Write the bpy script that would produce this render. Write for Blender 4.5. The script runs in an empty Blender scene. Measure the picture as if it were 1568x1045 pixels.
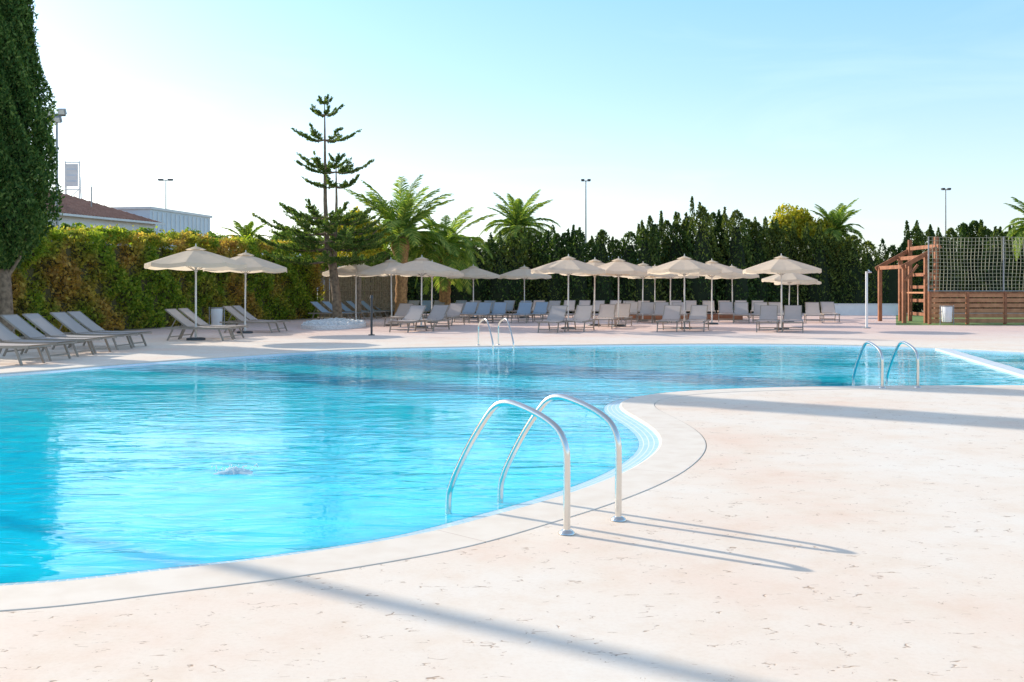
import bpy, bmesh, math, random
import numpy as np
from mathutils import Vector, Matrix
random.seed(4); rng=np.random.default_rng(7)
S=bpy.context.scene
F=1524.0; CH=1.4
def at(px,Y): return (px-784)*Y/F            # bearing -> world X at a given distance

# ------------------------------------------------------------------ materials
def newmat(n):
    m=bpy.data.materials.new(n); m.use_nodes=True
    nt=m.node_tree; b=nt.nodes['Principled BSDF']; return m,nt,b
def N(nt,t,**k):
    n=nt.nodes.new(t)
    for a,v in k.items():
        if a in n.inputs.keys(): n.inputs[a].default_value=v
        else: setattr(n,a,v)
    return n
def ramp(nt,fac,stops):
    r=nt.nodes.new('ShaderNodeValToRGB'); e=r.color_ramp.elements
    e[0].position=stops[0][0]; e[0].color=(*stops[0][1],1)
    e[1].position=stops[-1][0]; e[1].color=(*stops[-1][1],1)
    for p,c in stops[1:-1]:
        x=e.new(p); x.color=(*c,1)
    nt.links.new(fac,r.inputs[0]); return r
def mixc(nt,fac,a,b,mode='MIX'):
    m=nt.nodes.new('ShaderNodeMix'); m.data_type='RGBA'; m.blend_type=mode
    for s,v in ((0,fac),(6,a),(7,b)):
        if hasattr(v,'is_output'): nt.links.new(v,m.inputs[s])
        elif s==0: m.inputs[0].default_value=v
        else: m.inputs[s].default_value=(*v,1)
    return m.outputs[2]
def coords(nt,scale=(1,1,1),kind='Object'):
    t=nt.nodes.new('ShaderNodeTexCoord'); mp=nt.nodes.new('ShaderNodeMapping')
    mp.inputs['Scale'].default_value=scale
    nt.links.new(t.outputs[kind],mp.inputs[0]); return mp.outputs[0]
def simple(n,c,rough=.6,metal=0,var=.12,vs=3.0,bump=0,c2=None):
    m,nt,b=newmat(n); co=coords(nt)
    no=N(nt,'ShaderNodeTexNoise',Scale=vs,Detail=6.0); nt.links.new(co,no.inputs[0])
    c2=c2 or tuple(x*(1-2*var) for x in c)
    r=ramp(nt,no.outputs[0],[(.3,c2),(.7,c)])
    nt.links.new(r.outputs[0],b.inputs['Base Color'])
    b.inputs['Roughness'].default_value=rough; b.inputs['Metallic'].default_value=metal
    if bump:
        bp=N(nt,'ShaderNodeBump',Strength=bump,Distance=.02); nt.links.new(no.outputs[0],bp.inputs['Height']); nt.links.new(bp.outputs[0],b.inputs['Normal'])
    return m
def leafmat(n,stops,patch=None,pscale=.6,trans=.35,lo=.45,hi=.58):
    m,nt,b=newmat(n); g=nt.nodes.new('ShaderNodeNewGeometry')
    r=ramp(nt,g.outputs['Random Per Island'],stops); col=r.outputs[0]
    if patch:
        co=coords(nt); no=N(nt,'ShaderNodeTexNoise',Scale=pscale,Detail=4.0); nt.links.new(co,no.inputs[0])
        f=ramp(nt,no.outputs[0],[(lo,(0,0,0)),(hi,(1,1,1))])
        r2=ramp(nt,g.outputs['Random Per Island'],patch)
        col=mixc(nt,f.outputs[0],col,r2.outputs[0])
    nt.links.new(col,b.inputs['Base Color']); b.inputs['Roughness'].default_value=.6
    b.inputs['Specular IOR Level'].default_value=.2
    tr=nt.nodes.new('ShaderNodeBsdfTranslucent'); nt.links.new(mixc(nt,1.0,col,(1.4,1.45,.6),'MULTIPLY'),tr.inputs[0])
    mx=nt.nodes.new('ShaderNodeMixShader'); mx.inputs[0].default_value=trans
    nt.links.new(b.outputs[0],mx.inputs[1]); nt.links.new(tr.outputs[0],mx.inputs[2])
    nt.links.new(mx.outputs[0],nt.nodes['Material Output'].inputs[0]); return m
def cloth(n,c,trans=.4):
    m,nt,b=newmat(n); co=coords(nt); no=N(nt,'ShaderNodeTexNoise',Scale=4.0,Detail=3.0); nt.links.new(co,no.inputs[0])
    r=ramp(nt,no.outputs[0],[(.3,tuple(x*.93 for x in c)),(.7,c)])
    nt.links.new(r.outputs[0],b.inputs['Base Color']); b.inputs['Roughness'].default_value=.9
    tr=nt.nodes.new('ShaderNodeBsdfTranslucent'); nt.links.new(r.outputs[0],tr.inputs[0])
    mx=nt.nodes.new('ShaderNodeMixShader'); mx.inputs[0].default_value=trans
    nt.links.new(b.outputs[0],mx.inputs[1]); nt.links.new(tr.outputs[0],mx.inputs[2])
    nt.links.new(mx.outputs[0],nt.nodes['Material Output'].inputs[0]); return m

def deck_material():
    m,nt,b=newmat('deck_concrete'); L=nt.links.new
    co=coords(nt)
    big=N(nt,'ShaderNodeTexNoise',Scale=.4,Detail=5.0,Roughness=.6); L(co,big.inputs[0])
    r=ramp(nt,big.outputs[0],[(.34,(.88,.68,.54)),(.48,(.89,.76,.63)),(.62,(.90,.81,.70))])
    sx=nt.nodes.new('ShaderNodeSeparateXYZ'); L(co,sx.inputs[0])
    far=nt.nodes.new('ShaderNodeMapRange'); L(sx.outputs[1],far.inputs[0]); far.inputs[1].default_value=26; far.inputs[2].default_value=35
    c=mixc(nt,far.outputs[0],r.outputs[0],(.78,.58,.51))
    me=N(nt,'ShaderNodeTexNoise',Scale=2.6,Detail=9.0,Roughness=.7); L(co,me.inputs[0])
    rm=ramp(nt,me.outputs[0],[(.33,(.90,.81,.72)),(.52,(1,1,1))])
    c=mixc(nt,.4,c,rm.outputs[0],'MULTIPLY')
    fi=N(nt,'ShaderNodeTexNoise',Scale=45.0,Detail=5.0,Roughness=.7); L(co,fi.inputs[0])
    rf=ramp(nt,fi.outputs[0],[(.3,(.88,.83,.78)),(.55,(1,1,1))])
    c=mixc(nt,.35,c,rf.outputs[0],'MULTIPLY')
    def cracks(scale,w,lo,hi,ms_,dist):
        co2=coords(nt,scale)
        cr=N(nt,'ShaderNodeTexNoise',Scale=1.0,Detail=3.5,Roughness=.55,Distortion=dist); L(co2,cr.inputs[0])
        sb=nt.nodes.new('ShaderNodeMath'); sb.operation='SUBTRACT'; L(cr.outputs[0],sb.inputs[0]); sb.inputs[1].default_value=.5
        ab=nt.nodes.new('ShaderNodeMath'); ab.operation='ABSOLUTE'; L(sb.outputs[0],ab.inputs[0])
        line=ramp(nt,ab.outputs[0],[(w*.4,(1,1,1)),(w,(0,0,0))])
        ms=N(nt,'ShaderNodeTexNoise',Scale=ms_,Detail=4.0,Roughness=.6); L(co,ms.inputs[0])
        mk=ramp(nt,ms.outputs[0],[(lo,(0,0,0)),(hi,(1,1,1))])
        f=nt.nodes.new('ShaderNodeMath'); f.operation='MULTIPLY'; L(line.outputs[0],f.inputs[0]); L(mk.outputs[0],f.inputs[1]); return f.outputs[0]
    fa=cracks((3.0,7,3),.009,.565,.60,8.0,.3); fb=cracks((7,16,7),.012,.61,.65,11.0,.3)
    f=nt.nodes.new('ShaderNodeMath'); f.operation='MAXIMUM'; L(fa,f.inputs[0]); L(fb,f.inputs[1])
    f2=nt.nodes.new('ShaderNodeMath'); f2.operation='MULTIPLY'; L(f.outputs[0],f2.inputs[0]); f2.inputs[1].default_value=.8
    c=mixc(nt,f2.outputs[0],c,(.38,.24,.15))
    L(c,b.inputs['Base Color']); b.inputs['Roughness'].default_value=.75; b.inputs['Specular IOR Level'].default_value=.2
    h=nt.nodes.new('ShaderNodeMath'); h.operation='MULTIPLY_ADD'; L(f.outputs[0],h.inputs[0]); h.inputs[1].default_value=-1.2; L(me.outputs[0],h.inputs[2])
    bp=N(nt,'ShaderNodeBump',Strength=.25,Distance=.01); L(h.outputs[0],bp.inputs['Height']); L(bp.outputs[0],b.inputs['Normal'])
    return m
def coping_material():
    m,nt,b=newmat('coping_stone'); L=nt.links.new
    uv=coords(nt,(1,1,1),'UV'); co=coords(nt)
    br=N(nt,'ShaderNodeTexBrick',Scale=1.0); br.offset=0
    br.inputs['Color1'].default_value=(.90,.79,.66,1); br.inputs['Color2'].default_value=(.88,.76,.63,1); br.inputs['Mortar'].default_value=(.68,.53,.41,1)
    br.inputs['Mortar Size'].default_value=.003; br.inputs['Brick Width'].default_value=2.4; br.inputs['Row Height'].default_value=3.0
    L(uv,br.inputs[0])
    no=N(nt,'ShaderNodeTexNoise',Scale=5.0,Detail=8.0); L(co,no.inputs[0])
    r=ramp(nt,no.outputs[0],[(.3,(.90,.86,.82)),(.6,(1,1,1))])
    L(mixc(nt,.7,br.outputs[0],r.outputs[0],'MULTIPLY'),b.inputs['Base Color']); b.inputs['Roughness'].default_value=.6; b.inputs['Specular IOR Level'].default_value=.25
    bp=N(nt,'ShaderNodeBump',Strength=.15,Distance=.01); L(no.outputs[0],bp.inputs['Height']); L(bp.outputs[0],b.inputs['Normal'])
    return m
def mosaic_material():
    m,nt,b=newmat('mosaic_rim'); L=nt.links.new
    uv=coords(nt,(1,1,1),'UV')
    br=N(nt,'ShaderNodeTexBrick',Scale=1.0); br.offset=0
    br.inputs['Color1'].default_value=(.42,.68,.78,1); br.inputs['Color2'].default_value=(.28,.58,.72,1); br.inputs['Mortar'].default_value=(.82,.84,.84,1)
    br.inputs['Mortar Size'].default_value=.005; br.inputs['Brick Width'].default_value=.05; br.inputs['Row Height'].default_value=.05
    L(uv,br.inputs[0]); L(br.outputs[0],b.inputs['Base Color']); b.inputs['Roughness'].default_value=.3
    return m
def water_material():
    m,nt,b=newmat('pool_water'); L=nt.links.new
    co=coords(nt)
    big=N(nt,'ShaderNodeTexNoise',Scale=.22,Detail=2.0); L(co,big.inputs[0])
    r=ramp(nt,big.outputs[0],[(.35,(.004,.70,.93)),(.65,(.015,.82,.99))])
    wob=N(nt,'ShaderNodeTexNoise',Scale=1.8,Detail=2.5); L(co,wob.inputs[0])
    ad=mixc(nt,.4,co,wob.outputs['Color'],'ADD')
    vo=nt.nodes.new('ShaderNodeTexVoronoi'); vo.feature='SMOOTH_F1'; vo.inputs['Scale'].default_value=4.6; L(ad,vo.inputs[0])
    rv=ramp(nt,vo.outputs[0],[(.15,(.68,.80,.87)),(.6,(1.0,1.0,1.0))])  # bright caustic net painted into the water colour, no light is refracted
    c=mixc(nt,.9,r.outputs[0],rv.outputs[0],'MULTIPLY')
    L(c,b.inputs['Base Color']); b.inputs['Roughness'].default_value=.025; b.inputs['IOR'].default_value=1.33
    b.subsurface_method='BURLEY'; b.inputs['Subsurface Weight'].default_value=.7; b.inputs['Subsurface Radius'].default_value=(.3,.9,1.0); b.inputs['Subsurface Scale'].default_value=.8
    c1=coords(nt,(.75,2.2,1))
    n1=N(nt,'ShaderNodeTexNoise',Scale=2.2,Detail=3.5,Roughness=.52,Distortion=.6); L(c1,n1.inputs[0])
    c2=coords(nt,(.5,.8,1))
    n2=N(nt,'ShaderNodeTexNoise',Scale=.6,Detail=2.0); L(c2,n2.inputs[0])
    mx=nt.nodes.new('ShaderNodeMath'); mx.operation='MULTIPLY'; L(n1.outputs[0],mx.inputs[0]); 
    rr=ramp(nt,n2.outputs[0],[(.35,(.2,.2,.2)),(.60,(1,1,1))]); L(rr.outputs[0],mx.inputs[1])
    bp=N(nt,'ShaderNodeBump',Strength=1.0,Distance=.021); L(mx.outputs[0],bp.inputs['Height']); L(bp.outputs[0],b.inputs['Normal'])
    return m

M={}
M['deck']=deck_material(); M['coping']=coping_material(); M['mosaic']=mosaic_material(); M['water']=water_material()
M['earth']=simple('dry_earth',(.42,.33,.24),.95,vs=.4,c2=(.22,.2,.1))
M['grass']=simple('lawn',(.22,.32,.08),.95,vs=4,c2=(.12,.2,.05))
M['steel']=simple('polished_steel',(.78,.76,.72),.2,1.0,var=.04,vs=12)
M['grey']=simple('grey_metal',(.38,.39,.40),.45,.3)
M['dark']=simple('dark_metal',(.08,.085,.09),.5,.3)
M['white']=simple('white_paint',(.84,.84,.82),.6,var=.05)
M['foam']=cloth('water_foam',(.95,.97,.98),.5)
M['frame']=simple('lounger_frame',(.38,.32,.26),.45,.1)
M['sling']=cloth('sling_fabric',(.58,.53,.50),.3)
M['slingb']=cloth('sling_blue',(.38,.48,.58),.3)
M['canvas']=cloth('canvas_beige',(.92,.79,.62),.5)
M['pole']=simple('pole_paint',(.84,.80,.74),.4)
M['bark']=simple('bark',(.36,.25,.16),.95,vs=9,bump=.6,c2=(.15,.1,.065))
M['palmbark']=simple('palm_bark',(.60,.32,.12),.95,vs=9,bump=.6,c2=(.25,.12,.05))
M['wood']=simple('stained_wood',(.42,.17,.08),.7,vs=5,c2=(.24,.09,.04))
M['wood2']=simple('fence_boards',(.62,.30,.15),.75,vs=4,c2=(.40,.17,.08))
M['reed']=simple('reed',(.50,.38,.25),.95,vs=14,c2=(.26,.19,.12))
M['tile']=simple('roof_tiles',(.45,.24,.17),.85,vs=3,c2=(.32,.16,.11))
M['wall']=simple('render_wall',(.86,.85,.82),.85,var=.05,vs=1)
M['panel']=simple('white_cladding',(.72,.80,.86),.5,var=.05,vs=1)
M['glass']=simple('dark_glass',(.05,.07,.09),.1)
M['stone']=simple('white_gravel',(.88,.87,.86),.9,vs=18,c2=(.6,.59,.57),bump=.8)
M['mulch']=simple('mulch',(.34,.16,.09),.95,vs=12,c2=(.16,.08,.04),bump=.8)
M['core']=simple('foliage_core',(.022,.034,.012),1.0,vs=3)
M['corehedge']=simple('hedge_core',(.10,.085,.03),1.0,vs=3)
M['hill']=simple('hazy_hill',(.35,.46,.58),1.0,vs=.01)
M['cyp']=leafmat('cypress_leaf',[(0,(.03,.08,.018)),(.6,(.09,.17,.04)),(1,(.26,.33,.09))],trans=.35)
M['cypfar']=leafmat('far_cypress_leaf',[(0,(.02,.052,.018)),(.6,(.058,.115,.03)),(1,(.17,.23,.055))],[(0,(.035,.07,.02)),(1,(.24,.27,.06))],.25,trans=.38)
M['hedge']=leafmat('hedge_leaf',[(0,(.12,.20,.025)),(.6,(.28,.38,.045)),(1,(.55,.54,.08))],[(0,(.28,.17,.05)),(.6,(.56,.35,.10)),(1,(.80,.56,.15))],.5,trans=.48,lo=.44,hi=.60)
M['pine']=leafmat('araucaria_leaf',[(0,(.06,.12,.03)),(.7,(.14,.22,.055)),(1,(.32,.35,.10))],trans=.4)
M['palm']=leafmat('palm_leaf',[(0,(.10,.19,.04)),(.7,(.24,.34,.07)),(1,(.50,.52,.14))],trans=.45)
M['yellow']=leafmat('yellow_shrub_leaf',[(0,(.24,.26,.03)),(.7,(.46,.42,.04)),(1,(.70,.52,.06))],trans=.45)
M['bush']=leafmat('bush_leaf',[(0,(.08,.16,.03)),(1,(.28,.38,.08))],trans=.45)
M['net']=simple('net_cord',(.42,.41,.28),.8)

# ------------------------------------------------------------------ mesh builder
class MB:
    def __init__(s): s.v=[]; s.f=[]; s.m=[]; s.sm=[]; s.mats=[]
    def mi(s,k):
        if k not in s.mats: s.mats.append(k)
        return s.mats.index(k)
    def add(s,vs,fs,k,smooth=False):
        o=len(s.v); s.v+= [tuple(x) for x in vs]; i=s.mi(k)
        for f in fs: s.f.append(tuple(o+a for a in f)); s.m.append(i); s.sm.append(smooth)
    def box(s,c,d,k,R=None):
        vs=[Vector((x*d[0]/2,y*d[1]/2,z*d[2]/2)) for x in(-1,1) for y in(-1,1) for z in(-1,1)]
        if R is not None: vs=[R@v for v in vs]
        vs=[v+Vector(c) for v in vs]
        s.add(vs,[(0,1,3,2),(4,6,7,5),(0,4,5,1),(2,3,7,6),(0,2,6,4),(1,5,7,3)],k)
    def tube(s,pts,rad,k,n=10,cap=True):
        pts=[Vector(p) for p in pts]; 
        if not hasattr(rad,'__len__'): rad=[rad]*len(pts)
        vs=[];fs=[]; ref=None
        for i,p in enumerate(pts):
            t=(pts[min(i+1,len(pts)-1)]-pts[max(i-1,0)]).normalized()
            if ref is None:
                ref=Vector((0,0,1)) if abs(t.z)<.9 else Vector((1,0,0))
            a=(ref-t*ref.dot(t)).normalized(); ref=a; b=t.cross(a)
            for j in range(n):
                an=2*math.pi*j/n; vs.append(p+(a*math.cos(an)+b*math.sin(an))*rad[i])
        for i in range(len(pts)-1):
            for j in range(n):
                j2=(j+1)%n; fs.append((i*n+j,i*n+j2,(i+1)*n+j2,(i+1)*n+j))
        s.add(vs,fs,k,True)
        if cap:
            s.add(vs[:n],[tuple(range(n))[::-1]],k); s.add(vs[-n:],[tuple(range(n))],k)
    def beam(s,p0,p1,w,h,k):
        p0=Vector(p0);p1=Vector(p1); d=p1-p0; L=d.length
        q=d.to_track_quat('X','Z').to_matrix(); s.box((p0+p1)/2,(L,w,h),k,q)
    def mesh(s,name):
        me=bpy.data.meshes.new(name); me.from_pydata(s.v,[],s.f)
        for k in s.mats: me.materials.append(M[k])
        me.polygons.foreach_set('material_index',s.m); me.polygons.foreach_set('use_smooth',s.sm)
        me.update(); return me
    def obj(s,name,loc=(0,0,0),rz=0,parent=None):
        return place(s.mesh(name),name,loc,rz,parent)
def place(me,name,loc=(0,0,0),rz=0,parent=None,sc=1):
    o=bpy.data.objects.new(name,me); S.collection.objects.link(o); o.location=loc; o.rotation_euler=(0,0,rz); o.scale=(sc,sc,sc)
    if parent: o.parent=parent
    return o
def leaves(name,P,size,mat,el=.45,bias=None,bw=0.0,parent=None):
    P=np.asarray(P,float); n=len(P)
    u=rng.normal(size=(n,3))
    u/=np.linalg.norm(u,axis=1)[:,None]
    if bias is not None: u=u*(1-bw)+np.asarray(bias)*bw; u/=np.linalg.norm(u,axis=1)[:,None]
    w=rng.normal(size=(n,3)); v=np.cross(u,w); v/=np.linalg.norm(v,axis=1)[:,None]
    sz=(np.asarray(size)*rng.uniform(.6,1.4,n))[:,None]
    a=P-u*sz*.5; b=P+v*sz*.5*el; c=P+u*sz*.5; d=P-v*sz*.5*el
    V=np.stack([a,b,c,d],1).reshape(-1,3)
    me=bpy.data.meshes.new(name); me.vertices.add(4*n); me.vertices.foreach_set('co',V.ravel())
    me.loops.add(4*n); me.loops.foreach_set('vertex_index',np.arange(4*n,dtype=np.int32))
    me.polygons.add(n); me.polygons.foreach_set('loop_start',np.arange(0,4*n,4,dtype=np.int32))
    me.update(calc_edges=True); me.materials.append(M[mat])
    o=bpy.data.objects.new(name,me); S.collection.objects.link(o)
    if parent: o.parent=parent
    return o
def empty(name,loc=(0,0,0)):
    e=bpy.data.objects.new(name,None); S.collection.objects.link(e); e.location=loc; return e

# ------------------------------------------------------------------ pool outline
ctrl=[(-2.42,4.71),(-1.89,4.93),(-1.31,5.19),(-.676,5.60),(-.364,5.91),(-.10,6.24),(.29,6.73),(.766,7.48),(1.12,8.27),(1.36,9.1),(1.43,10.0),(1.36,11.0),
(1.28,11.9),(1.45,12.8),(1.95,13.5),(2.72,14.03),(3.93,14.4),(5.33,14.6),(7.56,14.7),(9.8,14.7),(12.2,15.3),(13.6,17.6),(13.2,20.5),(11.8,22.6),(10.6,24.2),(8.7,25.7),(5.46,26.3),(1.96,25.7),
(-1.05,24.9),(-3.5,24.0),(-4.73,22.9),(-6.0,21.1),(-7.36,19.2),(-7.97,17.9),(-8.64,16.8),(-9.9,14.6),(-10.4,11.5),(-9.2,8.0),(-6.8,5.4),(-4.4,4.55)]
def catmull(P,sub=10,closed=True):
    out=[];n=len(P)
    for i in range(n if closed else n-1):
        g=(lambda k:np.array(P[k%n],float)) if closed else (lambda k:np.array(P[min(max(k,0),n-1)],float))
        p0,p1,p2,p3=g(i-1),g(i),g(i+1),g(i+2)
        for j in range(sub):
            t=j/sub
            out.append(.5*((2*p1)+(-p0+p2)*t+(2*p0-5*p1+4*p2-p3)*t*t+(-p0+3*p1-3*p2+p3)*t**3))
    if not closed: out.append(np.array(P[-1],float))
    return np.array(out)
C=catmull(ctrl,10)
for _ in range(25): C=.5*C+.25*(np.roll(C,1,0)+np.roll(C,-1,0))
T=np.roll(C,-1,0)-np.roll(C,1,0); T/=np.linalg.norm(T,axis=1)[:,None]
NR=np.stack([T[:,1],-T[:,0]],1)
area=.5*np.sum(C[:,0]*np.roll(C[:,1],-1)-np.roll(C[:,0],-1)*C[:,1])
if area<0: NR=-NR
AL=np.concatenate([[0],np.cumsum(np.linalg.norm(np.roll(C,-1,0)-C,axis=1))])
def off(d): return C+NR*d
def ring(name,prof,mat):
    n=len(C); V=[];Fc=[];UV=[]
    for d,z in prof:
        for p in off(d): V.append((p[0],p[1],z))
    s=0; acc=[0]
    for i in range(1,len(prof)):
        s+=math.hypot(prof[i][0]-prof[i-1][0],prof[i][1]-prof[i-1][1]); acc.append(s)
    for r in range(len(prof)-1):
        for i in range(n):
            j=(i+1)%n; Fc.append((r*n+i,r*n+j,(r+1)*n+j,(r+1)*n+i))
            UV+= [(AL[i],acc[r]),(AL[i+1],acc[r]),(AL[i+1],acc[r+1]),(AL[i],acc[r+1])]
    me=bpy.data.meshes.new(name); me.from_pydata(V,[],Fc); uv=me.uv_layers.new(name='UVMap')
    for k,c in enumerate(UV): uv.data[k].uv=c
    me.materials.append(M[mat])
    bm=bmesh.new(); bm.from_mesh(me); bmesh.ops.recalc_face_normals(bm,faces=bm.faces); 
    if sum(f.normal.z for f in bm.faces)<0: bmesh.ops.reverse_faces(bm,faces=bm.faces)
    bm.to_mesh(me); bm.free()
    return place(me,name)
def sheet(name,outer,hole,z,mat):
    bm=bmesh.new(); ed=[]
    for loop in ([outer]+([hole] if hole is not None else [])):
        vs=[bm.verts.new((p[0],p[1],z)) for p in loop]
        for i in range(len(vs)): ed.append(bm.edges.new((vs[i],vs[(i+1)%len(vs)])))
    bmesh.ops.triangle_fill(bm,use_beauty=True,edges=ed)
    for f in bm.faces:
        if f.normal.z<0: f.normal_flip()
    me=bpy.data.meshes.new(name); bm.to_mesh(me); bm.free(); me.materials.append(M[mat]); return place(me,name)
sheet('ground',[(-3000,-300),(3000,-300),(3000,4000),(-3000,4000)],off(.25),-.012,'earth')
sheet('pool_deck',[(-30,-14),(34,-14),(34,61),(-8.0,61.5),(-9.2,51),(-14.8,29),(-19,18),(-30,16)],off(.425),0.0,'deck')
ring('pool_coping',[(.42,-.010),(.42,.001),(.415,.004),(.02,.004),(.0,-.004),(.0,-.016)],'coping')
ring('pool_mosaic_rim',[(.0,-.016),(-.20,-.045),(-.24,-.3)],'mosaic')
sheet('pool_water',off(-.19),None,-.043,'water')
d=MB(); d.beam((10.45,24.2,-.05),(8.25,14.85,-.05),.3,.08,'mosaic'); d.obj('pool_divider_wall')

# ------------------------------------------------------------------ ladders (handrails)
prof=[(0,0),(0,.2),(0,.40),(.008,.49),(.05,.575),(.13,.63),(.25,.675),(.4,.71),(.5,.716),(.58,.69),(.66,.62),(.8,.452),(.93,.26),(.99,.15),(1.02,.05),(1.02,-.2),(1.02,-.5)]
def handrails(name,base,u,spacing,sc=1.0,n=2):
    m=MB(); u=Vector((u[0],u[1],0)).normalized(); w=Vector((-u.y,u.x,0))
    P=catmull([(a,b,0) for a,b in prof],5,False)
    for k in range(n):
        o=w*(-spacing*k)
        pts=[o+u*(p[0]*sc)+Vector((0,0,p[1]*sc)) for p in P]
        m.tube(pts,.0205,'steel',14)
        m.tube([o+Vector((0,0,.004)),o+Vector((0,0,.012)),o+Vector((0,0,.026))],[.048,.046,.026],'steel',20)
    return m.obj(name,(base[0],base[1],0))
handrails('pool_ladder_handrail',(.315,5.72),(-.71,.704),.472)
handrails('pool_ladder_handrail',(5.30,14.25),(-.12,1),.54,.88)
handrails('pool_ladder_handrail',(7.93,14.3),(-.02,1),.54,.88)
handrails('pool_ladder_handrail',(-.35,25.55),(.4,-.92),.55,.95)

# ------------------------------------------------------------------ umbrellas
def umbrella_mesh():
    m=MB(); n=8; Rr=1.4
    rings=[]
    for t in [0.0,.12,.3,.5,.7,.85,1.0]:
        vs=[]
        for j in range(n*4):
            a=2*math.pi*j/(n*4); ph=(j%4)/4.0; sag=math.sin(math.pi*ph)
            r=Rr*t*(1-.06*sag*t) ; z=2.58-.43*t**1.12-.05*sag*t
            vs.append((r*math.cos(a),r*math.sin(a),z))
        rings.append(vs)
    vs=[];k=n*4
    rings.append([(x*1.005,y*1.005,z-.11) for x,y,z in rings[-1]])
    for r in rings: vs+=r
    fs=[]
    for i in range(len(rings)-1):
        for j in range(k): fs.append((i*k+j,i*k+(j+1)%k,(i+1)*k+(j+1)%k,(i+1)*k+j))
    m.add(vs,fs,'canvas')
    cap=[(0,0,2.65)]+[(.28*math.cos(2*math.pi*j/16),.28*math.sin(2*math.pi*j/16),2.55) for j in range(16)]
    m.add(cap,[(0,1+j,1+(j+1)%16) for j in range(16)],'canvas')
    m.tube([(0,0,0.05),(0,0,2.6)],.026,'pole',10); m.tube([(0,0,2.63),(0,0,2.72)],[.025,.008],'pole',8)
    for j in range(n):
        a=2*math.pi*j/n; c,s_=math.cos(a),math.sin(a)
        m.tube([(0.03*c,.03*s_,2.54),(Rr*.98*c,Rr*.98*s_,2.12)],.008,'frame',5)
        m.tube([(0.03*c,.03*s_,1.95),(Rr*.5*c,Rr*.5*s_,2.33)],.007,'frame',5)
    m.tube([(0,0,1.92),(0,0,1.99)],.045,'pole',10)
    m.tube([(0,0,.004),(0,0,.06),(0,0,.075)],[.26,.26,.2],'dark',20); m.tube([(0,0,.07),(0,0,.4)],.035,'pole',10)
    return m.mesh('parasol')
um=umbrella_mesh()
for px,Y,sc in [(300,28,1),(375,32.5,1),(545,42,1),(600,39.5,1),(645,37,1),(661,43,1),(725,50,1),(803,51,1),(870,36,1),(910,39.5,1),(947,38.5,1),(984,45,1),(1003,50,1),(1026,47,1),(1048,36,1),(1090,41,1),(1122,50,1),(1197,35.5,1),(1222,52,.85),(1208,44,.88)]:
    o=place(um,'parasol',(at(px,Y),Y,0),random.uniform(0,.8),sc=sc)
    o.rotation_euler=(random.uniform(-.015,.015),random.uniform(-.015,.015),random.uniform(0,.8))

# ------------------------------------------------------------------ loungers
def lounger_mesh(fab):
    m=MB(); w=.33
    bx,bz=-.86,.86
    for s_ in(-1,1):
        m.beam((-.95,s_*w,.34),(1.0,s_*w,.34),.035,.05,'frame')
        m.beam((-.22,s_*(w-.045),.37),(bx,s_*(w-.045),bz),.03,.035,'frame')
        m.beam((.72,s_*w,.33),(.86,s_*w,.0),.035,.04,'frame')
        m.beam((-.62,s_*w,.33),(-.78,s_*w,.0),.035,.04,'frame')
        m.beam((-.55,s_*(w-.045),.6),(-.7,s_*(w-.045),.34),.02,.02,'frame')
    for x,z in((1.0,.34),(-.95,.34),(.82,.1),(-.74,.1)): m.beam((x,-w,z),(x,w,z),.03,.03,'frame')
    m.beam((bx,-w+.04,bz),(bx,w-.04,bz),.035,.035,'frame')
    def sling(p0,p1,wd,sag):
        n=8; vs=[];fs=[]
        for i in range(n+1):
            t=i/n; 
            for s_ in (-1,0,1):
                vs.append((p0[0]+(p1[0]-p0[0])*t,s_*wd,p0[1]+(p1[1]-p0[1])*t-sag*math.sin(math.pi*t)*(1 if s_==0 else .6)))
        for i in range(n):
            for q in (0,1): fs.append((i*3+q,(i+1)*3+q,(i+1)*3+q+1,i*3+q+1))
        m.add(vs,fs,fab,True)
    sling((-.2,.385),(.99,.375),w-.01,.02); sling((-.2,.395),(bx,bz+.02),w-.03,.025)
    return m.mesh('sun_lounger')
lm={'sling':lounger_mesh('sling'),'slingb':lounger_mesh('slingb')}
def lounger(x,y,rz,k='sling'): place(lm[k],'sun_lounger',(x,y,0),rz+random.uniform(-.05,.05))
for Y in (19.0,20.2,21.4,22.4,23.8,24.8): lounger(-9.95-.03*(Y-20),Y,-.12)
for Y in (28.0,29.1): lounger(-8.8,Y,-.15)
for Y in (33.2,34.3): lounger(-8.7,Y,-.12)
for px,Y in ((505,46),(522,47),(540,48.2),(557,49.5),(575,50.6),(590,52)): lounger(at(px,Y),Y,-.35,'slingb')
f=-math.pi/2
for px,Y in ((626,34),(663,35),(612,39),(690,40),(848,33.8),(888,34.4),(927,37),(950,39),(1026,34.5),(1067,34.5),(1176,34),(1214,34)): lounger(at(px,Y),Y,f-.25)
for px in (715,737,762,800,825,965,990,1012,1040,1112,1135,1165,1190,1245,1270): Y=44+random.uniform(-1,1); lounger(at(px,Y),Y,f-.2,'slingb' if px<840 else 'sling')
for px in (610,628,648,668,700,722,745,775,800,822,845,870,893,915,940,962,985,1010,1035,1058,1085,1110,1135,1160): Y=51+random.uniform(-1.2,1.2); lounger(at(px,Y),Y,f-.2,random.choice(['slingb','slingb','sling']) if px<900 else 'sling')

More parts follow.
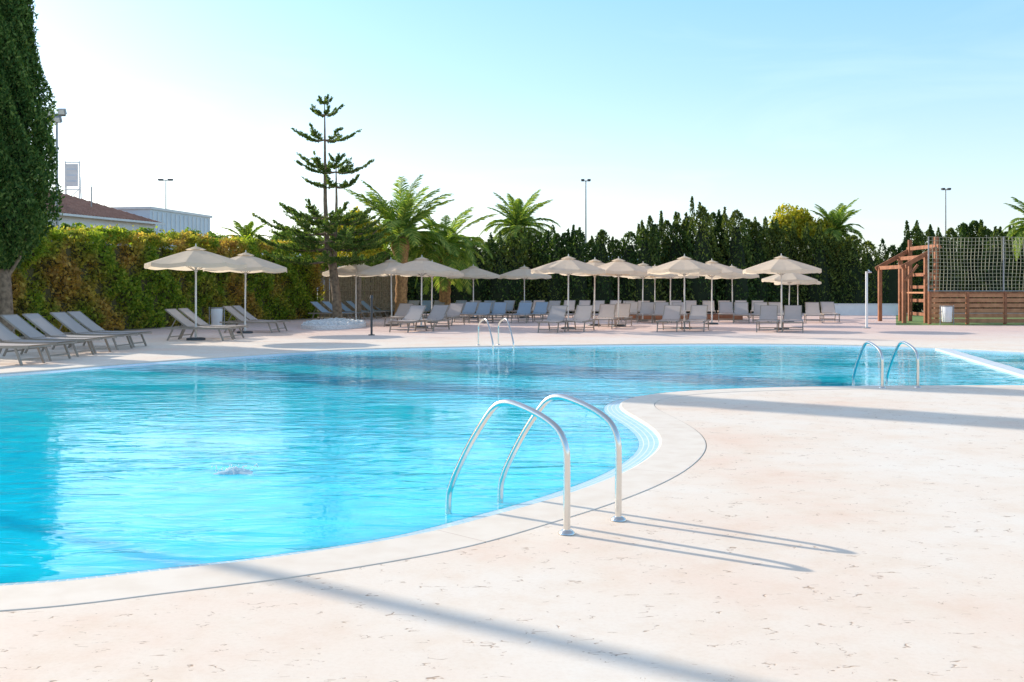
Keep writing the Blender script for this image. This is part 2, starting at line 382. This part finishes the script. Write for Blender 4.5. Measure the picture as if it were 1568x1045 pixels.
# ------------------------------------------------------------------ bins, posts, bed
def bin_obj(name,x,y,mat):
    m=MB(); m.tube([(0,0,.12),(0,0,.15),(0,0,.72),(0,0,.74)],[.17,.19,.21,.2],mat,20)
    m.tube([(-.27,0,0),(-.27,0,.8)],.018,'grey',8); m.tube([(.27,0,0),(.27,0,.8)],.018,'grey',8); m.tube([(-.27,0,.55),(.27,0,.55)],.012,'grey',6)
    m.tube([(0,0,.74),(0,0,.78)],[.215,.215],'grey',20); m.obj(name,(x,y,0))
bin_obj('litter_bin',at(332,36),36,'white'); bin_obj('litter_bin',at(1437,41),40.2,'white')
m=MB(); m.tube([(0,0,0),(0,0,2.1)],.045,'white',12); m.tube([(0,0,2.0),(.0,-.2,2.15),(0,-.32,2.1)],.02,'steel',8); m.tube([(0,-.32,2.1),(0,-.33,2.05)],[.03,.08],'steel',12); m.tube([(0,0,0.004),(0,0,.03)],.14,'grey',16)
m.obj('shower_post',(at(1327,36.8),36.8,0))
m=MB(); m.tube([(0,0,0),(0,0,1.15)],.035,'dark',12); m.tube([(0,0,1.15),(0,0,1.25)],[.06,.04],'dark',12); m.tube([(0,0,.004),(0,0,.03)],.1,'dark',12)
m.obj('bollard_post',(at(569,31),31,0))
X0,Y0=at(519,39),38.0
m=MB(); nn=40
a0=[(1.15*math.cos(2*math.pi*i/nn),2.6*math.sin(2*math.pi*i/nn)) for i in range(nn)]
m.add([(x,y,.0) for x,y in a0]+[(x,y,.14) for x,y in a0]+[(x*.93,y*.93,.14) for x,y in a0]+[(x*.6,y*.6,.26) for x,y in a0]+[(0,0,.3)],
 [(i,(i+1)%nn,nn+(i+1)%nn,nn+i) for i in range(nn)]+[(nn+i,nn+(i+1)%nn,2*nn+(i+1)%nn,2*nn+i) for i in range(nn)]+[(2*nn+i,2*nn+(i+1)%nn,3*nn+(i+1)%nn,3*nn+i) for i in range(nn)]+[(3*nn+i,3*nn+(i+1)%nn,4*nn) for i in range(nn)],'stone')
for i in range(600):
    a=random.uniform(0,6.28); r=math.sqrt(random.random())*.95; s_=random.uniform(.05,.13)
    m.box((1.1*r*math.cos(a),2.4*r*math.sin(a),.17+.12*(1-r)),(s_,s_,s_*.7),'stone',Matrix.Rotation(random.uniform(0,3),3,'Z')@Matrix.Rotation(random.uniform(0,1),3,'X'))
m.obj('gravel_tree_bed',(X0,Y0,0))
m=MB(); bx0,bx1=at(945,47),at(1135,47)
m.box(((bx0+bx1)/2,47,.12),(bx1-bx0,.2,.24),'wood'); m.box(((bx0+bx1)/2,49.4,.12),(bx1-bx0,.2,.24),'wood'); m.box((bx0,48.2,.12),(.2,2.19,.24),'wood'); m.box((bx1,48.2,.12),(.2,2.19,.24),'wood'); m.box(((bx0+bx1)/2,48.2,.09),(bx1-bx0-.21,2.19,.18),'mulch')
m.obj('planter_bed')
m=MB(); m.box((at(1325,56),56,.3),(3.6,.25,.6),'white'); m.box((at(1325,56),56,.63),(3.7,.32,.06),'stone'); m.obj('low_white_wall')

# ------------------------------------------------------------------ left hedge
def boxhedge(name,p0,p1,h0,h1,thick,n,leaf,mat,core):
    p0=np.array(p0);p1=np.array(p1); L=np.linalg.norm(p1-p0); t=(p1-p0)/L; nr=np.array([t[1],-t[0]])
    root=empty(name)
    s=rng.uniform(0,L,n); hh=h0+(h1-h0)*s/L
    hh=hh+.10*np.sin(s*1.3)+.08*np.sin(s*3.1+1)+.05*np.sin(s*7)
    side=rng.random(n)
    z=np.where(side<.72,rng.random(n)**.9*hh,hh-rng.random(n)**2*.2+rng.exponential(.05,n))
    dep=np.where(side<.72,thick/2+.16*np.sin(s*2.3+z*3)+.13*np.sin(s*5.1-z*4)+rng.normal(0,.08,n),rng.uniform(-thick/2,thick/2,n))
    P=np.stack([p0[0]+t[0]*s+nr[0]*dep,p0[1]+t[1]*s+nr[1]*dep,z],1)
    leaves('foliage',P,leaf,mat,.6,parent=root)
    m=MB(); c=(p0+p1)/2; a=math.atan2(t[1],t[0])
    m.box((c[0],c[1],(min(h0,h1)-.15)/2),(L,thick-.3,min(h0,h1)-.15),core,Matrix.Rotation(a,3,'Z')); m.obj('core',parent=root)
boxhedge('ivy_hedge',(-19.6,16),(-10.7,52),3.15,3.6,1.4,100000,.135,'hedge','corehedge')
m=MB(); x0,x1=at(488,52),at(580,52)
x=x0
while x<x1+1.2:
    m.tube([(x,52+random.uniform(-.03,.03),0),(x+random.uniform(-.02,.02),52,2.45+random.uniform(-.12,.1))],.028,'reed',5,False); x+=.05
for z in(.5,1.4,2.2): m.beam((x0,51.95,z),(x1+1.2,51.95,z),.03,.05,'reed')
m.obj('reed_fence')

# ------------------------------------------------------------------ conifers
def conifer_points(x,y,h,R,n,z0=.1,lump=.22,shape=1.0,pw=.75):
    t=rng.random(n)**.85
    prof_=np.minimum(1,(t+.03)*6)*(1-t**(1.7*shape))**pw
    a=rng.uniform(0,2*math.pi,n); ph=random.uniform(0,6)
    lum=1+lump*np.sin(a*5+ph+t*9)*np.sin(t*h*2.1+a*2)+lump*.5*np.sin(a*11+t*h*4)
    r=R*prof_*lum*(1-.35*rng.random(n)**2)+rng.exponential(.02,n)*R
    z=z0+t*h; 
    P=np.stack([x+r*np.cos(a),y+r*np.sin(a),z],1)
    b=np.stack([np.cos(a)*.4,np.sin(a)*.4,np.ones(n)],1)
    return P,b
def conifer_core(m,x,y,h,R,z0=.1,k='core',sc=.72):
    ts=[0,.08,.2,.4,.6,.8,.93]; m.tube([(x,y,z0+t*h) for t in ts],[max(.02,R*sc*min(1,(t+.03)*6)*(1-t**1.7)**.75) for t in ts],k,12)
root=empty('cypress_tree'); cx,cy=at(2,28),28.0
P,b=conifer_points(cx,cy,9.8,1.3,90000,2.0,.28,1.0); b/=np.linalg.norm(b,axis=1)[:,None]
leaves('foliage',P,.13,'cyp',.4,b,.5,parent=root)
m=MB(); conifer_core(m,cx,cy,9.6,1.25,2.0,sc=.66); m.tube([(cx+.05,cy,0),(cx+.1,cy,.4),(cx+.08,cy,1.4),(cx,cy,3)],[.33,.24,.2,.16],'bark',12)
for i in range(7):
    a=i*.9; m.tube([(cx,cy,1.5+.12*i),(cx+.5*math.cos(a),cy+.5*math.sin(a),2.3+.15*i),(cx+.8*math.cos(a),cy+.8*math.sin(a),3.2+.15*i)],[.07,.05,.02],'bark',6)
m.obj('trunk',parent=root)
root=empty('cypress_tree'); cx,cy=-16.2,25.0
P,b=conifer_points(cx,cy,15.5,.62,22000,1.5,.1,1.3); b/=np.linalg.norm(b,axis=1)[:,None]
leaves('foliage',P,.17,'cyp',.4,b,.55,parent=root)
m=MB(); conifer_core(m,cx,cy,15.2,.6,1.5,sc=.8); m.tube([(cx,cy,0),(cx,cy,3)],[.25,.16],'bark',10); m.obj('trunk',parent=root)

root=empty('cypress_hedge'); core=MB(); PP=[];BB=[]
def toppx(px):
    xs=[560,600,720,760,800,860,900,950,1000,1020,1050,1075,1105,1150,1190,1230,1290,1330,1345,1380,1415,1440,1485,1520,1545,1570,1700]
    ys=[392,392,372,362,362,354,360,360,352,344,336,322,320,340,354,356,366,370,392,366,348,366,330,350,362,352,350]
    return np.interp(px,xs,ys)
px=572
while px<1700:
    Y=62+random.uniform(-1.2,1.2)+(3 if px>1340 else 0)
    ty=toppx(px)+random.uniform(-8,9); h=CH+(445-ty)*Y/F; R=random.uniform(.9,1.25)
    x=at(px,Y); n=int(1900*h/5)
    P,b=conifer_points(x,Y,h,R,n,0.0,.32,1.5,.65); PP.append(P);BB.append(b); conifer_core(core,x,Y,h*.9,R,0)
    for q in range(random.choice((1,2,3,3))):
        sx_=x+random.uniform(-.9,.9); hh=h+random.uniform(-.25,.6)
        P,b=conifer_points(sx_,Y+random.uniform(-.4,.4),1.5,random.uniform(.16,.3),170,hh-1.5,.2,.9); PP.append(P);BB.append(b)
    px+=random.uniform(13,22)
P=np.concatenate(PP);B=np.concatenate(BB);B/=np.linalg.norm(B,axis=1)[:,None]
leaves('foliage',P,.20,'cypfar',.45,B,.5,parent=root)
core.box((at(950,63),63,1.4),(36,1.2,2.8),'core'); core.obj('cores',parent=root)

def blob_tree(name,x,y,z,r,n,mat,size=.2,trunk=True,sq=.8):
    root=empty(name); Ps=[]
    for i in range(14):
        d=rng.normal(size=3); d/=np.linalg.norm(d); c=d*r*.6*np.array([1,1,sq]); rr=r*random.uniform(.25,.5)
        q=rng.normal(size=(n//14,3)); q/=np.linalg.norm(q,axis=1)[:,None]; Ps.append(c+q*rr*rng.uniform(.5,1.05,(n//14,1)))
    P=np.concatenate(Ps)+np.array([x,y,z]); leaves('foliage',P,size,mat,.5,parent=root)
    if trunk:
        m=MB(); m.tube([(x,y,0),(x+.05,y,z*.5),(x,y,z)],[.16,.12,.06],'bark',8)
        for i in range(6):
            a=i*1.05; m.tube([(x,y,z*.7),(x+r*.4*math.cos(a),y+r*.4*math.sin(a),z+.1*r),(x+r*.7*math.cos(a),y+r*.7*math.sin(a),z+.4*r)],[.06,.04,.015],'bark',6)
        m.obj('trunk',parent=root)
blob_tree('yellow_shrub_tree',at(1212,67),67,5.8,1.7,5000,'yellow',.24)
blob_tree('yellow_shrub_tree',at(1250,66),66,5.0,1.4,3500,'yellow',.24)
blob_tree('yellow_shrub_tree',at(548,48),48,3.9,1.7,5500,'yellow',.19)
blob_tree('garden_bush',at(600,55),55,3.6,1.9,6000,'bush',.2)
blob_tree('garden_bush',at(500,56),56,3.6,2.0,6000,'bush',.2)
for px,Y,z,r in ((110,48,4.0,.8),(220,55,4.2,.8),(290,60,4.2,1.1),(335,64,4.3,1.2),(430,60,4.0,1.5)):
    blob_tree('garden_bush',at(px,Y),Y,z,r,2600,'bush',.18)

# ------------------------------------------------------------------ palms
def palm(x,y,h,L,nf,emin=-25,emax=85,mat='palm',r=.28,seed=1,lw=.032):
    rs=random.Random(seed); root=empty('palm_tree'); m=MB()
    zz=np.linspace(0,h,14)
    m.tube([(x+.1*math.sin(z*.4),y,z) for z in zz],[r*(1.15 if i%2 else 1)*(1.25 if i==0 else 1) for i in range(14)],'palmbark',12)
    m.tube([(x,y,h-.7),(x,y,h-.3),(x,y,h+.1),(x,y,h+.35)],[r,r*1.7,r*1.5,r*.5],'palmbark',12)
    V=[];Fc=[]
    for i in range(nf):
        az=i*2.39996+rs.uniform(-.2,.2); e=math.radians(emin+(emax-emin)*((i+.5)/nf)**.8+rs.uniform(-6,6))
        LL=L*rs.uniform(.8,1.12); p=Vector((x,y,h+.1)); pts=[p.copy()]; ns=14; ee=e
        for k in range(ns):
            ee-=math.radians(rs.uniform(3.2,5.2))*(1+.06*k)*(1.15 if e<1 else .6); ee=max(ee,-1.35)
            p=p+Vector((math.cos(az)*math.cos(ee),math.sin(az)*math.cos(ee),math.sin(ee)))*LL/ns; pts.append(p.copy())
        m.tube(pts,[.035*(1-.85*k/ns) for k in range(ns+1)],mat,4,False)
        side=Vector((-math.sin(az),math.cos(az),0))
        nl=44
        for q in range(4,nl):
            t=q/nl; fi=t*ns; k=min(int(fi),ns-1); c=pts[k].lerp(pts[k+1],fi-k); d=(pts[k+1]-pts[k]).normalized(); up=side.cross(d)
            ll=LL*.22*math.sin(math.pi*min(1,(t*.85+.12)))**.7*rs.uniform(.8,1.1)
            for sg in(-1,1):
                dr=(side*sg*.75+d*.75+up*(-.1 if up.z>0 else .1)*1.0+Vector((0,0,.25-.35*rs.random()))).normalized()
                wv=d*lw
                tip=c+dr*ll-Vector((0,0,.18*ll))
                mid=c+dr*ll*.5
                o=len(V); V+=[c-wv,c+wv,mid+wv*1.0,tip,mid-wv*1.0]; Fc.append((o,o+1,o+2,o+3,o+4))
    me=bpy.data.meshes.new('fronds'); me.from_pydata([tuple(v) for v in V],[],Fc); me.materials.append(M[mat]); place(me,'fronds',parent=root)
    m.obj('trunk',parent=root)
palm(at(613,50),50,3.8,3.5,40,10,89,seed=2)
palm(at(680,53),53,3.5,3.2,42,-25,72,seed=3)
palm(at(793,65),65,5.3,2.9,42,-25,86,seed=4)
palm(at(1279,66),66,5.1,2.6,40,-25,86,seed=5)
palm(at(378,62),62,4.2,1.8,34,-15,85,seed=6)
palm(at(1590,60),60,5.0,2.4,40,-25,80,seed=8)

# ------------------------------------------------------------------ araucaria
root=empty('norfolk_pine_tree'); m=MB(); byy=40.0
tx=lambda px:at(px,byy)
m.tube([(tx(519),byy,0),(tx(517),byy,.3),(tx(515),byy,1.2),(tx(510),byy,2.3),(tx(501),byy,3.2),(tx(498),byy,5),(tx(497),byy,9.2)],[.3,.2,.18,.17,.11,.08,.015],'bark',12)
m.tube([(tx(512),byy,2.2),(tx(514),byy-.1,3.2),(tx(516),byy-.1,5),(tx(515),byy-.1,6.7)],[.1,.08,.05,.012],'bark',10)
LP=[];LB=[]
def tier(cx,cy,z,L,nb,rise,dens=1.0,off_=0):
    for i in range(nb):
        az=off_+2*math.pi*i/nb+random.uniform(-.18,.18); l=L*random.uniform(.8,1.12); rz_=rise*random.uniform(.7,1.2)
        d=Vector((math.cos(az),math.sin(az),0)); sd=Vector((-math.sin(az),math.cos(az),0))
        f_=lambda t: Vector((cx,cy,z))+d*l*t+Vector((0,0,-.06*l*math.sin(math.pi*t)+rz_*t*t))
        m.tube([f_(k/8) for k in range(9)],[.028*(1-.8*k/8)*(.6+.3*L) for k in range(9)],'bark',5,False)
        nbt=int(13*l*dens)+6
        for k in range(nbt):
            t=random.uniform(.3,1.0); sg=random.choice((-1,1)); bl=.30*l*(1.15-t*.75)*random.uniform(.5,1.1)
            dr=(sd*sg*.8+d*.75+Vector((0,0,random.uniform(.15,.6)))).normalized()
            if t>.93: dr=(d+Vector((0,0,.6))+sd*random.uniform(-.4,.4)).normalized(); bl=.2*l
            nl=int(60*bl)+8
            for q in range(nl):
                c=f_(t)+dr*bl*random.random(); LP.append((c.x+random.gauss(0,.02),c.y+random.gauss(0,.02),c.z+random.gauss(0,.025))); LB.append(tuple(dr+Vector((0,0,.3))))
tier(tx(497),byy,8.45,.62,6,.32,1.4); tier(tx(497),byy,8.9,.3,5,.25,1.4,.5)
tier(tx(497),byy,7.45,1.25,6,.38,1.2,.2); tier(tx(497),byy,6.35,1.15,6,.38,1.2,.5)
tier(tx(515),byy-.1,6.15,1.25,6,.35,1.2,.1); tier(tx(515),byy-.1,5.55,1.05,6,.3,1.2,.4); tier(tx(515),byy-.1,6.6,.3,5,.2,1.2,.4)
tier(tx(498),byy,4.35,1.9,7,.40,1.0,.1); tier(tx(500),byy,3.7,2.4,8,.45,1.0,.4); tier(tx(505),byy,3.1,2.5,9,.3,1.2,.2); tier(tx(508),byy,2.6,2.5,9,.1,1.3,.5)
tier(tx(515),byy-.1,4.1,1.7,7,.35,1.0,.3); tier(tx(515),byy-.1,3.4,2.3,8,.2,1.1,.3)
B=np.array(LB);B/=np.linalg.norm(B,axis=1)[:,None]
leaves('foliage',np.array(LP),.11,'pine',.36,B,.6,parent=root); m.obj('trunk',parent=root)

# ------------------------------------------------------------------ buildings & masts
m=MB(); A=Vector((at(30,67),67,0)); Bq=Vector((at(238,80),80,0)); dv=(Bq-A).normalized(); nv=Vector((-dv.y,dv.x,0)); 
if nv.y<0: nv=-nv
L=(Bq-A).length; D=11
R3=Matrix((dv,nv,Vector((0,0,1)))).transposed()
W=lambda a,b,z: A+dv*a+nv*b+Vector((0,0,z))
m.box(W(L/2,D/2,3.4),(L,D,6.8),'wall',R3)
e=.5
pts=[W(-e,-e,6.82),W(L+e,-e,6.82),W(L+e,D+e,6.82),W(-e,D+e,6.82),W(D*.45,D/2,9.1),W(L-D*.45,D/2,9.1)]
m.add(pts,[(0,1,5,4),(1,2,5),(2,3,4,5),(3,0,4),(3,2,1,0)],'tile')
for i in range(int(L/.35)):
    a=.2+i*.35; top=min(1,min(a,L-a)/(D*.45)); 
    m.beam(W(a,-e,6.86),W(a,-e+(D/2+e)*top*.98,6.86+2.28*top*.98),.12,.06,'tile')
m.box(W(L/2,-e-.03,6.75),(L+2*e,.08,.16),'wall',R3)
for i in range(6):
    a=1.5+i*(L-3)/5; m.box(W(a,-.03,4.6),(1.2,.05,1.3),'glass',R3); m.box(W(a,-.05,3.9),(1.4,.12,.08),'wall',R3)
m.box(W(6,D/2-1,8.9),(.7,.7,1.2),'wall',R3)
m.obj('white_house')
m=MB(); A=Vector((at(230,82),82,0)); Bq=Vector((at(322,92),92,0)); dv=(Bq-A).normalized(); nv=Vector((-dv.y,dv.x,0))
if nv.y<0: nv=-nv
L=(Bq-A).length; R3=Matrix((dv,nv,Vector((0,0,1)))).transposed()
m.box(W(L/2,4,4.05),(L,8,8.1),'panel',R3); m.box(W(L/2,4,8.2),(L+.3,8.3,.2),'white',R3)
for i in range(14): m.box(W(.4+i*(L-.8)/13,-.04,4.0),(.12,.07,7.9),'white',R3)
m.obj('white_warehouse')
m=MB(); bx=at(111,84)
for s_ in(-.6,.6): m.tube([(bx+s_,84,0),(bx+s_,84,12.3)],.06,'white',8); m.tube([(bx+s_,85.5,0),(bx+s_,84.1,11)],.05,'white',8)
for z in(8.9,9.9,12.2): m.beam((bx-.6,83.9,z),(bx+.6,83.9,z),.07,.09,'white')
m.beam((bx-.6,83.9,8.9),(bx+.6,83.9,9.9),.05,.06,'white')
m.box((bx,83.8,11.1),(1.1,.06,1.9),'white')
for z in (10.6,11.1,11.6): m.box((bx,83.76,z),(.8,.02,.12),'panel')
m.obj('billboard')
def mast(name,px,Y,ztop,kind,arm=.7):
    m=MB(); m.tube([(0,0,0),(0,0,ztop)],[.1,.045],'grey',10)
    if kind=='flood':
        m.beam((-.35,0,ztop-.1),(.4,0,ztop-.1),.06,.06,'grey')
        for x_,z_ in((-.22,.0),(.3,.05),(.1,-.3),(-.3,-.35)):
            R=Matrix.Rotation(.5,3,'X'); m.box((x_,-.15,ztop+z_),(.34,.16,.26),'grey',R); m.box((x_,-.24,ztop+z_-.03),(.28,.02,.2),'white',R)
    else:
        m.beam((-arm/2,0,ztop),(arm/2,0,ztop),.06,.06,'dark')
        for s_ in(-1,1): m.box((s_*arm*.42,-.08,ztop+.06),(arm*.42,.3,.14),'dark'); m.box((s_*arm*.42,-.08,ztop-.03),(arm*.34,.24,.03),'glass')
    m.obj(name,(at(px,Y),Y,0))
mast('floodlight_mast',87,45,9.4,'flood'); mast('street_lamp',254,95,11.9,'l',1.1); mast('street_lamp',897,80,10.2,'l',.6); mast('street_lamp',1448,85,10.0,'l',.6)
m=MB(); m.tube([(0,0,0),(0,0,9.3)],.05,'grey',6); m.tube([(0,0,9.3),(0,0,9.5)],.02,'grey',6); m.obj('flag_pole',(at(140,76),76,0))
m=MB(); m.tube([(0,0,0),(0,0,11.5)],[.085,.06],'grey',12); m.beam((0,0,11.4),(0,1.2,11.6),.08,.08,'grey'); m.box((0,1.4,11.6),(.3,.7,.14),'grey'); m.tube([(0,0,.0),(0,0,.03)],.25,'grey',12)
m.obj('street_lamp',(-13.0,12.85,0))

# ------------------------------------------------------------------ court fence, net, play frame
m=MB(); xa=at(1424,41); xb=34.0; y=41.0
x=xa
while x<xb:
    m.box((x,y+.06,.68),(.1,.08,1.36),'wood'); m.box((x,y-.03,.68),(.1,.03,1.3),'wood'); x+=1.55
for z in (.15,.36,.57,.78,.99,1.2): m.box(((xa+xb)/2,y,z),(xb-xa,.03,.165),'wood2')
m.box(((xa+xb)/2,y,1.32),(xb-xa,.12,.04),'wood')
m.obj('wooden_fence')
m=MB(); x=xa; z0,z1=1.36,3.62
while x<xb: 
    m.tube([(x,y+.14,0),(x,y+.14,z1)],.03,'grey',8); x+=3.1
cell=.15; nx=int((xb-xa)/cell); nz=int((z1-z0)/cell)
def npnt(i,k):
    X_=xa+i*cell; t=k/nz; sagx=.05*math.sin(X_*2.1+t*3)*(1-abs(2*t-1)); dz=-.05*abs(math.sin(math.pi*(X_-xa)/3.1))*t
    return (X_+sagx,y+.14+.06*math.sin(X_*1.3+t*4)*math.sin(math.pi*t),z0+(z1-z0)*t+dz)
for i in range(nx+1):
    for k in range(0,nz,3): m.beam(npnt(i,k),npnt(i,min(k+3,nz)),.016,.016,'net')
for k in range(nz+1):
    for i in range(0,nx,3): m.beam(npnt(i,k),npnt(min(i+3,nx),k),.016,.016,'net')
for z in(z0+.02,): m.tube([(xa,y+.14,z),(xb,y+.14,z)],.018,'grey',6)
m.obj('sports_court_net')
m=MB(); pa,pb=at(1372,43.5),at(1420,43.5); pm=(pa+pb)/2+.25
for xx,hh in((pa,2.45),(pm,2.95),(pb,3.7)):
    for yy in(42.6,45.4): m.box((xx,yy,hh/2),(.15,.15,hh),'wood')
for yy in(42.5,45.5): m.beam((pa-.15,yy,2.38),(pb+.15,yy,3.3),.08,.18,'wood')
for xx,z in ((pa,2.42),(pm,2.85),(pb,3.3)): m.beam((xx,42.3,z),(xx,45.7,z),.08,.16,'wood')
for z in(.35,.95,1.55,2.1): m.beam((pm,42.5,z),(pb,42.5,z),.05,.14,'wood'); m.beam((pb,42.7,z),(pb,45.3,z),.05,.14,'wood')
m.beam((pa,42.5,1.8),(pa+.55,42.5,2.5),.06,.1,'wood'); m.beam((pm,42.48,1.6),(pb,42.48,2.6),.05,.08,'wood')
m.box(((pm+pb)/2,44,1.3),(pb-pm,2.7,.07),'wood2')
m.obj('wooden_play_frame')
sheet('lawn',[(at(1372,40),40),(34,39.2),(34,60),(at(1372,60),60)],None,.004,'grass')

m=MB(); vs=[];fs=[]; nh=120
for i in range(nh):
    x=-2200+4400*i/(nh-1); h=20+22*math.sin(i*.11+1)+12*math.sin(i*.31)+ (35*math.exp(-((x+430)/150)**2))
    vs+=[(x,1500,-2),(x,1500+200,max(8,h*1.2)),(x,2200,-2)]
for i in range(nh-1):
    for q in(0,1): fs.append((i*3+q,(i+1)*3+q,(i+1)*3+q+1,i*3+q+1))
m.add(vs,fs,'hill',True); m.obj('distant_hills')
# water jet: low foaming mound with a few thrown drops
m=MB(); jx,jy=-2.2,7.9; na=28; vs=[(jx,jy,-.005)]; fs=[]
prr=[(.03,-.012),(.06,-.028),(.09,-.036),(.115,-.044)]
for q,(r_,z_) in enumerate(prr):
    for j in range(na):
        a=2*math.pi*j/na; rr_=r_*(1+.22*math.sin(a*3+q)+.15*math.sin(a*7+2*q)); vs.append((jx+1.25*rr_*math.cos(a),jy+rr_*math.sin(a),z_+random.uniform(-.006,.008)*(q<3)))
for j in range(na): fs.append((0,1+j,1+(j+1)%na))
for q in range(3):
    for j in range(na): fs.append((1+q*na+j,1+(q+1)*na+j,1+(q+1)*na+(j+1)%na,1+q*na+(j+1)%na))
m.add(vs,fs,'foam')
for i in range(40):
    a=random.uniform(0,6.28); r=random.uniform(.02,.15); s_=random.uniform(.003,.007); z=-.03+random.random()*.035
    c=Vector((jx+r*1.3*math.cos(a),jy+r*math.sin(a),z)); m.tube([c,c+Vector((0,0,s_)),c+Vector((0,0,2*s_))],[s_*.6,s_,s_*.5],'foam',6)
m.obj('water_jet_splash')

# ------------------------------------------------------------------ light, sky, camera
sd=Vector((-.83,.56,0)).normalized(); el=math.radians(23)
to_sun=Vector((sd.x*math.cos(el),sd.y*math.cos(el),math.sin(el)))
sun=bpy.data.lights.new('sun','SUN'); sun.energy=5; sun.angle=math.radians(.5); sun.color=(1,.91,.78)
so=bpy.data.objects.new('sun',sun); S.collection.objects.link(so); so.rotation_euler=(-to_sun).to_track_quat('-Z','Y').to_euler()
w=bpy.data.worlds.new('World'); S.world=w; w.use_nodes=True; nt=w.node_tree
sk=nt.nodes.new('ShaderNodeTexSky'); sk.sky_type='NISHITA'; sk.sun_disc=False; sk.sun_elevation=el; sk.sun_rotation=math.atan2(sd.x,sd.y)%(2*math.pi)
sk.air_density=1.0; sk.dust_density=1.0; sk.ozone_density=1.8
# radiance added to brighten the clear sky and its fill: white at the horizon, fading upwards, a few faint cirrus streaks
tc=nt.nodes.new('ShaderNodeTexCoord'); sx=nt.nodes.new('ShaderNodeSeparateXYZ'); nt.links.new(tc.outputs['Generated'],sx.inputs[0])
sky_lift=ramp(nt,sx.outputs[2],[(0.0,(2.8,2.85,3.0)),(.10,(2.2,2.7,3.3)),(.20,(1.2,2.35,3.7)),(.32,(.5,2.1,3.9)),(.6,(1.2,1.6,2.1)),(1.0,(1.6,1.65,1.8))])
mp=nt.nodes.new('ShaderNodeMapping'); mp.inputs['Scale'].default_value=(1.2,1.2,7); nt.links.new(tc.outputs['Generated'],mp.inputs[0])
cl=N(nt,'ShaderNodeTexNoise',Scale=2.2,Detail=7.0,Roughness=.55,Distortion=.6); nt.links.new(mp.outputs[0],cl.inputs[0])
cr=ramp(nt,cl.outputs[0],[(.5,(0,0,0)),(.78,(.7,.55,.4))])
a1=mixc(nt,1.0,sk.outputs[0],sky_lift.outputs[0],'ADD'); a2=mixc(nt,1.0,a1,cr.outputs[0],'ADD')
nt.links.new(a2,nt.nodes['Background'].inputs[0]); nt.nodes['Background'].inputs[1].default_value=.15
cam=bpy.data.cameras.new('camera'); co=bpy.data.objects.new('camera',cam); S.collection.objects.link(co)
co.location=(0,0,CH); co.rotation_euler=(math.radians(90),0,0); cam.sensor_width=36; cam.lens=F/1568*36; cam.shift_y=-77.5/1568
cam.clip_end=6000; cam.clip_start=.05; S.camera=co
S.view_settings.view_transform='Standard'; S.view_settings.look='None'; S.view_settings.exposure=0
